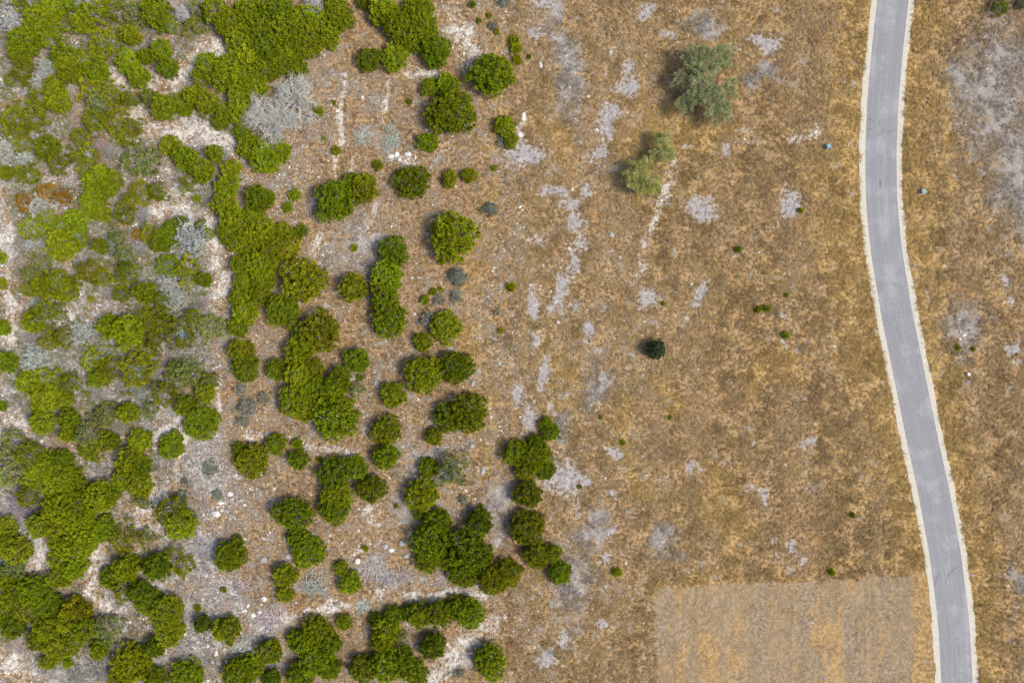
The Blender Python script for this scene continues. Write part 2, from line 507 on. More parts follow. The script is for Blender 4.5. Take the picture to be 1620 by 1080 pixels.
def puffs(C, cr, nl, L, W, r, up=0.35):
    """rounded sprays of leaves about each clump centre C with radius cr"""
    n = len(C)
    idx = np.repeat(np.arange(n), nl)
    q = unit(r.normal(size=(n * nl, 3)) + np.array([0, 0, 0.35]))
    out = unit(C[idx] * np.array([1, 1, .8]) + np.array([0, 0, .15]))
    base = C[idx] + q * cr[idx][:, None] * r.uniform(.25, .8, (n * nl, 1))
    d = unit(q * .8 + out * .35 + np.array([0, 0, up]) + r.normal(size=q.shape) * .35)
    V, F = leaves(base, d, L * r.uniform(.6, 1.25, n * nl), W * r.uniform(.7, 1.3, n * nl), r)
    ct = r.uniform(0, 1, n); chh = np.clip(r.normal(.3, .35, n), 0, 1)
    tint = np.repeat(np.clip(ct[idx] * .65 + r.uniform(0, .35, n * nl), 0, 1), 4)
    hue = np.repeat(np.clip(chh[idx] + r.normal(0, .2, n * nl), 0, 1), 4)
    return V, F, tint, hue


def crown_mesh(name, seed, nclump, nl, cr, L, W, top=1.25, lob=.14, inner=True, drop=0.0):
    r = np.random.default_rng(seed)
    C = dome_points(nclump, r, top, lob=lob)
    keep = r.uniform(size=len(C)) > drop
    C = C[keep]
    ctr = np.array([0, 0, .35])
    C = ctr + (C - ctr) * (1 - .42 * r.uniform(0, 1, (len(C), 1)) ** 1.5)
    C = ctr + (C - ctr) * (1 - cr * .9)
    rad = cr * r.uniform(.65, 1.3, len(C))
    V, F, a, b = puffs(C, rad, nl, L, W, r)
    if inner:
        C2 = dome_points(nclump // 3, r, top * .8, lob=lob, k=4) * np.array([.62, .62, .5])
        V2, F2, a2, b2 = puffs(C2, np.full(len(C2), cr * 1.5), nl // 2, L * 1.4, W * 1.6, r)
        F = np.concatenate([F, F2 + len(V)]); V = np.concatenate([V, V2])
        a = np.concatenate([a, a2]); b = np.concatenate([b, b2])
    V[:, 2] = np.maximum(V[:, 2], 0.02)
    me = mesh_np(name, V, [F], MAT_LEAF, {'tint': ('FLOAT', a), 'hue': ('FLOAT', b)})
    return me, C


def trunk_mesh(name, C, seed, rad=.06, nl=34, h=.3):
    r = np.random.default_rng(seed)
    base = np.array([0, 0, -.06]); fork = np.array([r.normal(0, .03), r.normal(0, .03), h])
    parts = [tube(bent(base, fork, r, 4, .05), [rad * 1.25, rad, rad * .9, rad * .8], 7)]
    for c in C[r.permutation(len(C))[:nl]]:
        st = base + (fork - base) * r.uniform(.55, 1)
        parts.append(tube(bent(st, c * np.array([.97, .97, 1.0]), r, 5, .05), np.linspace(rad * .55, rad * .1, 5), 4))
    V, F = join(parts)
    return mesh_np(name, V, [F], MAT_BARK)


PROTO = {}


def add_proto(key, n, **kw):
    PROTO[key] = []
    th = kw.pop('trunk', {})
    for i in range(n):
        sd = sum(map(ord, key)) * 31 + i * 7
        cm, C = crown_mesh(key + '_crown', sd, **kw)
        tm = trunk_mesh(key + '_trunk', C, sd + 1, **th)
        PROTO[key].append((cm, tm))


add_proto('large', 5, nclump=185, nl=74, cr=.078, L=.066, W=.023, top=1.2, lob=.06)
add_proto('medium', 6, nclump=100, nl=68, cr=.106, L=.088, W=.032, top=1.3, lob=.08)
add_proto('ragged', 5, nclump=95, nl=50, cr=.105, L=.09, W=.031, top=1.2, lob=.22, inner=False, drop=.22, trunk=dict(nl=55, rad=.045))
add_proto('small', 4, nclump=26, nl=34, cr=.30, L=.26, W=.07, top=1.2, lob=.16, trunk=dict(nl=8, rad=.05, h=.2))

KCOL = dict(g=(.182, .228, .007), d=(.138, .185, .006), o=(.168, .186, .007), r=(.26, .15, .010), p=(.165, .192, .050), y=(.190, .210, .005),
            k=(.105, .145, .065), b=(.21, .23, .175))
KNAME = dict(g='bright green', d='deep green', o='olive green', r='rusty orange', p='grey-green', y='yellow-green', k='dark bluish green', b='silvery green')

# ------------------------------------------------------------------ setting: ground, road
gx = np.arange(-104, 104.1, 0.5); gy = np.arange(-74, 74.1, 0.5)


def extend(a):
    out = list(a); step = 0.5; v = a[-1]; ext = []
    while v < 3000:
        step *= 1.35; v += step; ext.append(v)
    return np.array([-q for q in ext[::-1]] + out + ext)


gx, gy = extend(gx), extend(gy)
X, Y = np.meshgrid(gx, gy)
X, Y = X.ravel(), Y.ravel()
mk = masks(X, Y)
Z = gz(X, Y)
nx, ny = len(gx), len(gy)
i0 = (np.arange(ny - 1)[:, None] * nx + np.arange(nx - 1)[None]).ravel()
me = mesh_np('ground', np.stack([X, Y, Z], 1), [np.stack([i0, i0 + 1, i0 + nx + 1, i0 + nx], 1)], MAT_GROUND,
             {k: ('FLOAT', mk[k]) for k in ('rock', 'pale', 'bare', 'grey', 'dirt_shade', 'gold', 'mow')}, True)
tag(link('ground', me), kind='structure')


def strip(name, lo, hi, z, mat, py0=-3000, py1=4200, jl=0, jh=0, step=6, skirt=0.12):
    """ribbon that follows the road between offsets lo..hi (photo px across)"""
    py = np.arange(py0, py1 + 1, step, float)
    cx = road_x(py)
    sl = (road_x(py + 4) - road_x(py - 4)) / 8
    nrm = np.stack([np.ones_like(sl), -sl], 1) / np.sqrt(1 + sl ** 2)[:, None]
    n = len(py)
    ja = jl * (fbm(py, py * 0, 22, 5, 4) - .5) * 2; jb = jh * (fbm(py, py * 0 + 50, 22, 6, 4) - .5) * 2
    offs = [lo + ja, lo + ja, lo + (hi - lo) * .33 + ja * .5, lo + (hi - lo) * .66, hi + jb, hi + jb]
    zz = [z - skirt, z, z + .01, z + .01, z, z - skirt]
    V = []
    for o, q in zip(offs, zz):
        xp = cx + nrm[:, 0] * o; yp = py + nrm[:, 1] * o
        V.append(np.stack([(xp - 810) * S, (540 - yp) * S, np.full(n, q)], 1))
    V = np.stack(V, 1).reshape(-1, 3); k = len(offs)
    i = np.arange(n - 1)[:, None] * k + np.arange(k - 1)[None]
    F = np.stack([i, i + k, i + k + 1, i + 1], -1).reshape(-1, 4)
    across = np.tile(np.linspace(-1, 1, k), n)
    o_np = np.stack([np.broadcast_to(o, (n,)) for o in offs], 1).ravel()
    me = mesh_np(name, V, [F], mat, {'across': ('FLOAT', o_np), 'along': ('FLOAT', np.repeat(-py * S, k))}, False)
    return link(name, me)


def road_material():
    m, t, p = new_mat('weathered_asphalt')
    g = NG(t)
    ac = g.attr('across').outputs['Fac']; al = g.attr('along').outputs['Fac']
    pos = g.n('ShaderNodeNewGeometry').outputs['Position']
    cv = g.n('ShaderNodeCombineXYZ'); g.l(g.math('MULTIPLY', ac, 0.11), cv.inputs[0]); g.l(g.math('MULTIPLY', al, 0.012), cv.inputs[1])
    n1 = g.noise(cv.outputs[0], 5.5, 4, 0.7)
    n2 = g.noise(cv.outputs[0], 13.0, 3, 0.7)
    nf = g.noise(pos, 3.2, 6, 0.85)
    nl = g.noise(pos, 0.22, 5, 0.6)
    c = g.mix(g.ss(n1, 0.38, 0.62), (0.168, 0.167, 0.168), (0.240, 0.238, 0.235))
    c = g.mix(g.math('MULTIPLY', g.ss(n2, 0.46, 0.56), 0.75), c, (0.172, 0.171, 0.178))
    c = g.mix(g.math('MULTIPLY', g.ss(nl, 0.50, 0.62), 0.5), c, (0.305, 0.302, 0.30))
    c = g.mix(g.math('MULTIPLY', g.ss(nf, 0.42, 0.58), 0.30), g.mix(1.0, c, (.80, .80, .81), 'MULTIPLY'), (0.280, 0.277, 0.275))
    # worn wheel paths: polished dark bands
    for off in (-13, 13):
        d = g.math('ABSOLUTE', g.math('ADD', ac, off))
        c = g.mix(g.math('MULTIPLY', g.ss(d, 7.0, 2.0), 0.45), c, (0.158, 0.158, 0.163))
    g.l(c, p.inputs['Base Color'])
    p.inputs['Roughness'].default_value = 0.9
    p.inputs['Specular IOR Level'].default_value = 0.2
    b = g.n('ShaderNodeBump'); b.inputs['Strength'].default_value = 0.25; b.inputs['Distance'].default_value = 0.02
    g.l(nf, b.inputs['Height']); g.l(b.outputs[0], p.inputs['Normal'])
    return m


def shoulder_material():
    m, t, p = new_mat('crushed_limestone')
    g = NG(t)
    pos = g.n('ShaderNodeNewGeometry').outputs['Position']
    nf = g.noise(pos, 4.0, 4, 0.75); nl = g.noise(pos, 0.5, 3, 0.6)
    c = g.mix(g.ss(nf, 0.3, 0.62), (0.27, 0.240, 0.185), (0.41, 0.375, 0.305))
    c = g.mix(g.math('MULTIPLY', g.ss(nl, 0.55, 0.75), 0.4), c, (0.34, 0.295, 0.23))
    g.l(c, p.inputs['Base Color'])
    p.inputs['Roughness'].default_value = 0.95
    b = g.n('ShaderNodeBump'); b.inputs['Strength'].default_value = 0.5; b.inputs['Distance'].default_value = 0.05
    g.l(nf, b.inputs['Height']); g.l(b.outputs[0], p.inputs['Normal'])
    return m


MSH = shoulder_material()
road = tag(strip('road', -24.6, 24.6, 0.055, road_material()), kind='structure')
tag(strip('road_shoulder', -34.4, -24.4, 0.04, MSH, jl=2.8), kind='structure')
tag(strip('road_shoulder', 24.4, 33.6, 0.04, MSH, jh=2.8), kind='structure')


def flat_mat(name, col, rough=.9):
    m, t, p = new_mat(name)
    g = NG(t)
    f = g.noise(g.n('ShaderNodeNewGeometry').outputs['Position'], 7, 3, .7)
    g.l(g.mix(g.ss(f, .3, .7), tuple(c * .75 for c in col), col), p.inputs['Base Color'])
    p.inputs['Roughness'].default_value = rough
    return m


MSK = flat_mat('tyre_rubber_mark', (.105, .105, .112))


def mark(pts, wd, name='skid_mark'):
    pts = [np.array(p, float) for p in pts]
    t = np.linspace(0, len(pts) - 1, 10)
    P = np.stack([np.interp(t, range(len(pts)), [p[i] for p in pts]) for i in (0, 1)], 1)
    P = np.stack([(P[:, 0] - 810) * S, (540 - P[:, 1]) * S], 1)
    T = unit(np.gradient(P, axis=0)); N = np.stack([-T[:, 1], T[:, 0]], 1)
    wv = wd * np.interp(np.linspace(0, 1, 10), [0, .3, .7, 1], [.3, 1, 1, .3])[:, None]
    V = np.concatenate([np.c_[P + N * wv, np.full(10, .0705)], np.c_[P - N * wv, np.full(10, .0705)]])
    i = np.arange(9)
    link(name, mesh_np(name, V, [np.stack([i, i + 10, i + 11, i + 1], 1)], MSK), road)


mark([(1519, 893), (1509, 900), (1500, 909), (1495, 922)], .07)
mark([(1486, 905), (1481, 915), (1479, 928)], .07)
mark([(1494, 855), (1500, 863)], .07)
mark([(1373, 187), (1377, 189), (1382, 192)], .10)
mark([(1374, 204), (1379, 204)], .07)
mark([(1402, 213), (1408, 208), (1416, 203)], .06)
mark([(1419, 510), (1422, 525), (1426, 545)], .05)
mark([(1415, 518), (1419, 520)], .05)
mark([(1392, 285), (1392.5, 296)], .14)

# ------------------------------------------------------------------ trees
JUN = """
42 5 20 o;62 32 25 g;92 45 20 g;85 12 20 g;120 14 22 g;150 17 22 g;178 14 18 o;130 35 18 g;36 67 26 g;80 60 18 g;28 88 14 g;164 64 25 o;205 55 15 g
218 20 25 p;245 18 24 g;266 38 13 g;103 92 22 g;133 97 24 g;110 114 18 g;150 111 20 g;36 111 17 o;15 125 10 d;42 127 12 o;83 136 18 g;58 158 18 g;89 158 20 g
150 136 28 o;178 150 18 o;155 163 20 p;203 97 20 g;219 122 17 g;253 78 16 g;230 89 12 g;265 108 15.5 g;204 158 12 d;25 189 26 o;55 183 22 o;147 192 18 o
186 192 24 o;211 200 14 o;200 217 16 o;33 228 18 o;72 233 20 d;92 255 20 o;136 253 22 o;125 217 14 o;222 253 29 p;156 283 24 g;178 285 14 g;42 275 18 o;8 272 12 d
267 230 17 g;292 250 20 g;236 153 14 g;258 170 20 g;289 163 20 g;330 106 24 g;356 122 22 g;364 100 18 g;316 122 14 g;306 150 16 g;325 163 20 g;305 39 14 g;310 14 14 p
339 17 22 g;361 36 25 g;380 61 25 g;394 17 26 g;411 47 28 g;436 17 26 d;450 44 28 g;478 32 24 g;483 62 28 g;461 77 22 d;428 80 24 g;397 92 24 g;450 100 22 g
472 105 15 g;417 108 22 g;387 119 24 g;403 135 20 g;378 155 22 g;383 179 20 g;355 178 16 d;347 194 14 d;383 208 16 g;392 233 20 g;419 246 28 g;442 239 18 g
319 268 20 g;339 242 14 g;364 267 17 g;296 291 14 o;358 294 20 g;500 34 26 g;533 17 22 g;542 32 18 g;517 56 22 g;520 12 16 d
605 17 24 g;628 36 26 g;661 17 26 g;650 47 28 g;672 40 22 g;644 66 17 g;671 64 22 g;689 80 25 d;575 3 12 d;583 92 20 d;622 89 22 g;681 137 15 g;708 134 20 g
714 176 40x36 g;676 224 19x15 g;651 287 28 d;711 282 12x15 y;742 278 13 y;528 317 33 g;575 297 24 o;557 293 20 d;717 373 39 g;621 397 25 d;611 439 27 g;557 455 23 o
606 470 24 d;615 504 30 g;705 517 26 g;669 541 16 g;353 322 20 g;406 314 22 d;422 311 14 d;367 344 24 g;361 369 20 g;400 342 18 g;414 369 26 y;444 367 18 o;453 389 22 o
383 384 22 g;428 397 24 o;383 417 20 d;411 419 26 g;383 446 16 g;417 442 20 d;411 465 18 y;379 468 19 d;387 492 22 g;375 516 18 g;478 442 36 o;447 492 28 g;503 525 33 o
267 372 22 d;286 351 10 d;317 356 10 d;328 371 10 g;267 422 20 d;297 430 22 o;322 442 12 g;255 475 14 d;336 517 22 p;283 525 24 o;257 511 18 o;305 500 12 o
75 303 15 r;42 319 17 r;99 312 11 r;150 300 26 g;173 290 17 g;144 319 19 g;157 334 17 g;222 303 20 o;247 303 15 d;205 317 15 o;194 339 16 o;119 350 20 g;75 346 18 g
96 358 16 g;50 361 22 o;97 386 26 g;121 375 16 g;58 406 14 p;156 389 12 g;183 375 12 p;192 400 14 p;219 372 10 r;254 380 18 d;236 369 16 o;139 430 22 o;161 439 16 o
197 439 20 o;200 424 12 d;92 450 26 y;67 450 18 y;108 461 16 y;44 458 12 g;53 433 16 p;228 464 18 g;192 467 14 o;1 408 9 g;1 449 10 g;2 519 12 g;69 497 24 g
50 508 18 g;92 494 14 p;100 533 16 o;75 539 14 o;172 517 20 g;200 525 26 g;242 508 22 o;225 498 14 o;244 540 16 o;8 573 17 d;3 642 8 d;150 567 24 o;172 584 18 o
156 598 16 g;214 587 28 o;233 557 20 o;258 620 22 o;292 590 22 p;277 582 14 g;47 603 22 g;78 600 24 g;108 606 20 d;69 628 24 g;94 628 20 g;64 644 16 d;65 667 18 g
107 663 16 d;172 653 20 p;200 653 16 g;155 660 14 p;236 648 14 p;139 687 22 p;158 700 22 o;173 698 14 g;139 713 16 d;105 687 12 g;217 698 18 g;230 691 10 g;205 731 24 g
222 740 16 d;194 757 18 g;219 767 20 g;225 791 13 o;271 706 21.5 d;22 698 20 p;8 714 14 p;47 725 24 o;72 739 26 g;94 734 22 d;56 752 22 g;17 748 24 p;44 784 18 o
105 759 26 g;92 780 26 g;119 778 24 d;94 804 28 g;122 802 26 g;155 787 26 g;173 783 14 g;64 830 22 g;94 831 26 g;122 827 26 g;161 836 22 d;139 849 22 g;92 861 20 g
117 867 26 g;100 887 22 g;117 899 18 g;94 913 18 g;8 833 16 g;22 872 24 g;5 852 18 d;17 899 20 p;5 916 18 d;56 938 26 g;25 942 26 g;8 969 22 g;17 992 18 d;44 966 24 o
75 962 24 d;119 969 24 y;103 982 20 g;78 992 24 g;61 1011 18 d;92 1022 24 g;111 1022 16 o;75 1047 12 g;106 1049 8 g;133 995 20 d;167 997 24 p;156 1027 16 g;194 852 22 o
230 850 14 o;178 913 20 d;200 897 22 g;194 927 24 o;217 935 16 d;268 806 24 o;284 829 25 g;247 897 22 d;281 888 25 o;236 952 22 d;261 969 26 g;267 999 24 g;244 1024 16 d
206 1050 30 y;192 1072 22 d;244 1072 18 d;294 1072 28 g;380 556 21 o;387 581 23 d;303 589 18 p;332 601 14 o;325 621 15 g;292 642 17 d;317 666 29 g;481 545 24 g
436 584 18 d;469 560 22 y;472 592 24 g;467 631 28 g;486 645 24 g;494 613 22 g;495 584 18 o;527 615 20 d;378 712 14 d;397 731 27 o;435 702 18 g;469 702 9 g;472 727 17 d
462 813 33x25 g;362 881 25 g;375 855 10 d;486 872 28 g;469 852 16 d;450 911 22x18 g;451 940 15x13 g;319 988 13 d;357 997 23 o;426 1031 21 o;500 1002 26 g;483 1019 22 g
517 1019 22 d;467 1012 16 d;500 1046 28 g;522 1058 18 d;472 1069 22 d;544 985 13 g;380 1066 28 g;396 1055 20 g;428 1074 16 d;565 569 21 d;564 617 13 p;535 600 22 d
531 661 37 g;622 625 21.5 o;669 592 31 g;722 581 27 d;742 652 31 g;711 661 25 d;686 690 15 y;611 681 25 o;610 722 23x20 g;678 739 17 d;714 742 29x26 p;667 782 28 y
528 750 28 d;562 740 20 g;531 786 26 g;528 806 25 g;586 775 24 o;539 899 12 g;553 922 19 g;681 858 32 g;692 827 24 d;664 812 12 d;678 884 24 g;739 874 36 d;733 902 28 d
758 887 22 d;711 887 22 g;779 916 26 o;803 908 24 o;757 826 24x21 d;742 972 25 g;725 960 20 d;694 972 22 g;664 974 22 g;643 970 14 d;622 974 16 g;611 997 24 y;594 980 12 d
634 1009 12 p;603 1016 20 g;685 1024 22 d;572 1058 22 o;611 1052 28 g;636 1047 22 d;656 1066 22 d;776 1049 25x30 g;864 671 12 g;872 684 15 g;819 715 23 g;850 702 16 d
849 726 25 g;864 743 16 d;831 744 18 o;835 782 23 o;835 836 29 o;850 879 22 o;875 876 15 g;886 907 19 g;777 116 36x32 g;799 200 18 g;808 222 12x13 g
"""
SHR = """
503 176 8x10 g;528 162 4 o;532 238 8 g;597 261 9 o;647 160 5 o;513 219 4 g;465 307 10 g;454 328 9 d;475 365 11 d;560 392 6 g;250 308 10 g;310 314 6 g
685 461 6 g;672 474 8 g;697 457 4 g;792 523 5 y;782 266 5 d;814 64 9 y;816 76 9 y;819 94 8 y;774 24 5 y;758 33 5 o;786 50 5 y;747 7 6 d;697 415 5 g
809 454 8 y;1168 394 6 d;1267 333 5 y;1200 489 6 g;1214 488 6 g;1242 530 6 g;1244 467 4 y;976 905 8 y;569 597 6 g;143 472 5 g;312 962 6 o;140 623 5 o
505 727 5 d;353 933 5 o;626 800 4 o;578 868 5 o;1516 550 5 y;1540 552 4 y;1049 480 4 o;1060 660 4 d;760 800 5 d;917 770 4 y;837 90 4 d;1316 905 6 d
951 660 4 o;985 700 5 d;1349 815 5 d
"""
GREYSHRUB = """
776 331 13 b;725 437 16 b;722 469 11 b;694 475 9 b;676 505 13 b;785 494 6 b;389 645 16 b;380 617 10 b;383 667 10 b;417 631 11 b;289 784 10 b;344 784 9 b
331 742 13 b;792 225 8 b;780 40 8 b;797 4 9 b;292 762 6 b;727 1065 8 b;733 790 8 b;745 803 7 b;1581 12 15 d;1614 6 10 k
"""
HAND = {
    '717,373': 'broad round bright green juniper standing alone left of the golden grass strip',
    '651,287': 'neat round deep green juniper just below the white rock pile',
    '777,116': 'broad bright green juniper at the field edge, highest of the lone round ones',
    '714,176': 'large bright green juniper with two small crowns at its upper left',
    '681,137': 'small light crown on the upper left of the large twin-headed juniper',
    '708,134': 'second small crown, directly above the large round juniper near the field edge',
    '676,224': 'low flat bright green juniper just below left of the large twin-headed juniper',
    '711,282': 'small yellow-green juniper, left one of the little pair by the golden strip',
    '742,278': 'small yellow-green juniper, right one of the little pair by the golden strip',
    '583,92': 'left crown of the tight juniper pair under the top thicket',
    '622,89': 'right crown of the tight juniper pair under the top thicket',
    '799,200': 'small bright green juniper touching the big grey bare patch at field edge',
    '808,222': 'lower lobe juniper at the corner of the grey bare patch beside the field',
    '528,317': 'big bright green juniper, left crown of the wide clump on the brown earth',
    '575,297': 'olive juniper forming the right end of the wide clump on brown earth',
    '557,293': 'deep green crown in the middle top of the wide clump on brown earth',
    '271,706': 'perfectly round deep green juniper encircled by white stony ground, left of the tracks',
    '622,625': 'round olive juniper alone in the centre of the open juniper ground',
    '835,836': 'smooth round olive juniper in the column of crowns at the field edge',
    '835,782': 'olive juniper between the ragged dark clump and the smooth round one at field edge',
    '872,684': 'small green juniper, top right knob of the clump jutting into the field',
    '864,671': 'tiny crown at the very top of the clump jutting into the field',
    '886,907': 'bright green juniper at the lower right tip of the field-edge column',
    '776,1049': 'lone tall bright green juniper cut off near the middle of the bottom edge',
    '685,1024': 'lone round deep green juniper below the long horizontal juniper row',
    '362,881': 'lone bright green juniper beside a heap of grey dead brush, lower left',
    '357,997': 'olive juniper standing among grey brush and white stones near the bottom',
    '667,782': 'yellow-green round juniper left of the grey stony wash',
    '757,826': 'deep green juniper tucked above the big dark lower clump',
    '565,569': 'deep green round juniper with grey twigs showing, right of the long cluster',
    '531,661': 'largest round juniper at the lower end of the long middle cluster',
    '742,652': 'broad bright green juniper at the field edge with a pale skirt',
    '462,813': 'wide oval bright green juniper left of the lower middle clump',
    '714,742': 'greyish thin-crowned juniper with twigs showing, near the stony tracks',
    '317,666': 'big bright green rounded juniper beside the white stone path, left woodland edge',
    '222,253': 'large round grey-green juniper in the left woodland beside the white clearing',
    '204,158': 'very small round deep green juniper in the white stony clearing',
    '265,108': 'small round juniper on the white gravel clearing at upper left',
}
used_labels = {}
TREES = []


def rand_col(k, r, amt=.2):
    c = KCOL[k]
    f = 1 + r.uniform(-amt, amt)
    return (c[0] * f * (1 + r.uniform(-.08, .08)), c[1] * f, c[2] * f)


def uniq(label):
    assert label not in used_labels, label
    used_labels[label] = 1
    return label


LAND = [  # things one can find in the photo, for telling the look-alikes apart
    (60, 312, 'the rusty orange scrub'), (17, 31, 'the silver bush at the top corner'), (222, 253, 'the round grey-green crown'),
    (204, 158, 'the tiny round juniper'), (300, 376, 'the largest silver bush'), (58, 570, 'the paired silver bushes'), (92, 450, 'the yellow-green crown'),
    (271, 706, 'the stone-ringed round juniper'), (445, 174, 'the leafless oak pair'), (335, 75, 'the upper white clearing'), (342, 812, 'the largest white boulder'),
    (317, 666, 'the juniper beside the white path'), (62, 880, 'the winding gravel gap'), (206, 1050, 'the feathery bottom juniper'),
    (362, 881, 'the juniper by the brush heap'), (462, 813, 'the wide oval juniper'), (531, 661, 'the largest round juniper'), (622, 625, 'the central lone olive juniper'),
    (717, 373, 'the broad lone juniper'), (651, 287, 'the rock-pile juniper'), (835, 836, 'the smooth round juniper'), (776, 1049, 'the cut-off lone juniper'),
    (602, 90, 'the tight juniper pair'), (1115, 132, 'the tall field oak'), (1017, 278, 'the yellowish field oak'), (1038, 553, 'the lone dark tree'),
    (1461, 302, 'the teal box beyond the road'), (1311, 231, 'the teal box before the road'), (1440, 910, 'the mown lot corner'), (1520, 520, 'the grey stony patch'),
    (830, 248, 'the big grey bare patch'), (889, 757, 'the bare patch by the clump')]
DIRS = ['right of', 'above right of', 'above', 'above left of', 'left of', 'below left of', 'below', 'below right of']
ORD = 'first second third fourth fifth sixth seventh eighth ninth tenth eleventh twelfth thirteenth fourteenth fifteenth sixteenth'.split()


def sector(cx, cy, L):
    return int(round(math.atan2(L[1] - cy, cx - L[0]) / (math.pi / 4))) % 8


def name_all(pts, desc):
    """label each of pts (same kind) by its rank outwards from a landmark"""
    out = []
    for i, (cx, cy) in enumerate(pts):
        best = None
        for L in LAND:
            d = math.hypot(cx - L[0], cy - L[1])
            if d < 6:
                continue
            s_ = sector(cx, cy, L)
            rank = sum(1 for j, q in enumerate(pts) if j != i and sector(q[0], q[1], L) == s_ and 6 <= math.hypot(q[0] - L[0], q[1] - L[1]) < d)
            sc = rank * 40 + d
            if rank < len(ORD) and (best is None or sc < best[0]):
                best = (sc, f'{desc[i]}, {ORD[rank]} {DIRS[s_]} {L[2]}')
        out.append(best[1])
    return out


def size_word(rpx):
    return 'tiny' if rpx < 9 else 'small' if rpx < 17 else 'medium' if rpx < 24 else 'large'


def place_of(cx, cy):
    if cx < 345 or (cx < 480 and cy < 130):
        return 'in the left woodland'
    if cy > 975:
        return 'near the bottom edge'
    if cx > 1540:
        return 'beyond the road'
    if cx > 890:
        return 'in the dry field'
    if cx > 755:
        return 'at the field edge'
    return 'on the open stony ground'


def parse(s):
    for e in s.replace('\n', ';').split(';'):
        e = e.split()
        if len(e) == 4:
            rr = [float(v) for v in e[2].split('x')]
            yield float(e[0]), float(e[1]), rr[0], rr[-1], e[3]


def plant(name, cx, cy, rx, ry, h, key, var, col, label, cat, group, rnd, bark=(.30, .28, .26), rot=None):
    x, y = lerp_px(cx, cy, h * .5)
    k = S * (H - h * .5) / H
    root = link(name, None)
    root.location = (x, y, gz1(x, y) - .02)
    elong = abs(rx - ry) > .6
    a = 0 if elong else rnd.uniform(0, 6.28)
    root.rotation_euler = (0, 0, a)
    root.scale = (rx * k, ry * k, h / 1.25)
    tag(root, uniq(label), cat, group)
    cm, tm = PROTO[key][var % len(PROTO[key])]
    link('trunk', tm, root, tuple(b * rnd.uniform(.8, 1.2) for b in bark))
    c = link('crown', cm, root, col)
    return root


rnd = np.random.default_rng(99)
allj = list(parse(JUN))
is_oak = [(t[0] < 345 and t[4] in 'pro') or t[4] == 'p' for t in allj]
for oakish, what, nm in ((False, 'juniper', 'juniper_tree'), (True, 'scrub oak', 'scrub_oak')):
    sel = [t for t, o_ in zip(allj, is_oak) if o_ == oakish]
    labs = name_all([(t[0], t[1]) for t in sel], [f'{size_word(t[2])} {KNAME[t[4]]} {what}' for t in sel])
    print(nm, len(sel))
    for (cx, cy, rx, ry, k), lab in zip(sel, labs):
        rm = max(rx, ry) * S
        dense = cx < 345
        h = min(max(1.22 * rm, 1.1), 5.2) * rnd.uniform(.9, 1.12)
        if dense and rm > 1.2:
            h = max(h, 2.8) * rnd.uniform(.72, 1.3)
        key = 'ragged' if (oakish or (dense and cy < 640 and rnd.uniform() < .45)) else 'large' if rm > 2.7 else 'medium' if rm > 1.0 else 'small'
        lab = HAND.get(f'{cx:.0f},{cy:.0f}') or lab
        grp = ('scrub oaks of the woodland' if dense else 'scrub oaks on open ground') if oakish else ('junipers of the left woodland' if dense else 'junipers on the open ground')
        ff = 1.12 if dense else 1.08
        plant(nm, cx, cy, rx * ff, ry * ff, h, key, int(rnd.integers(0, 50)), rand_col(k, rnd), lab, 'tree', grp, rnd)
for src, what, nm, key, grp, bark in ((SHR, 'seedling bush', 'seedling_bush', 'small', 'small green bushes', (.22, .2, .18)),
                                      (GREYSHRUB, 'scrub bush', 'scrub_bush', 'ragged', 'silvery scrub bushes', (.30, .29, .28))):
    sel = list(parse(src))
    labs = name_all([(t[0], t[1]) for t in sel], [f'{size_word(t[2])} {KNAME[t[4]]} {what}' for t in sel])
    for i, ((cx, cy, rx, ry, k), lab) in enumerate(zip(sel, labs)):
        plant(nm, cx, cy, rx * 1.05, ry * 1.05, max(.5, rx * S * 1.2), key, i, rand_col(k, rnd), lab, 'shrub', grp, rnd, bark=bark)


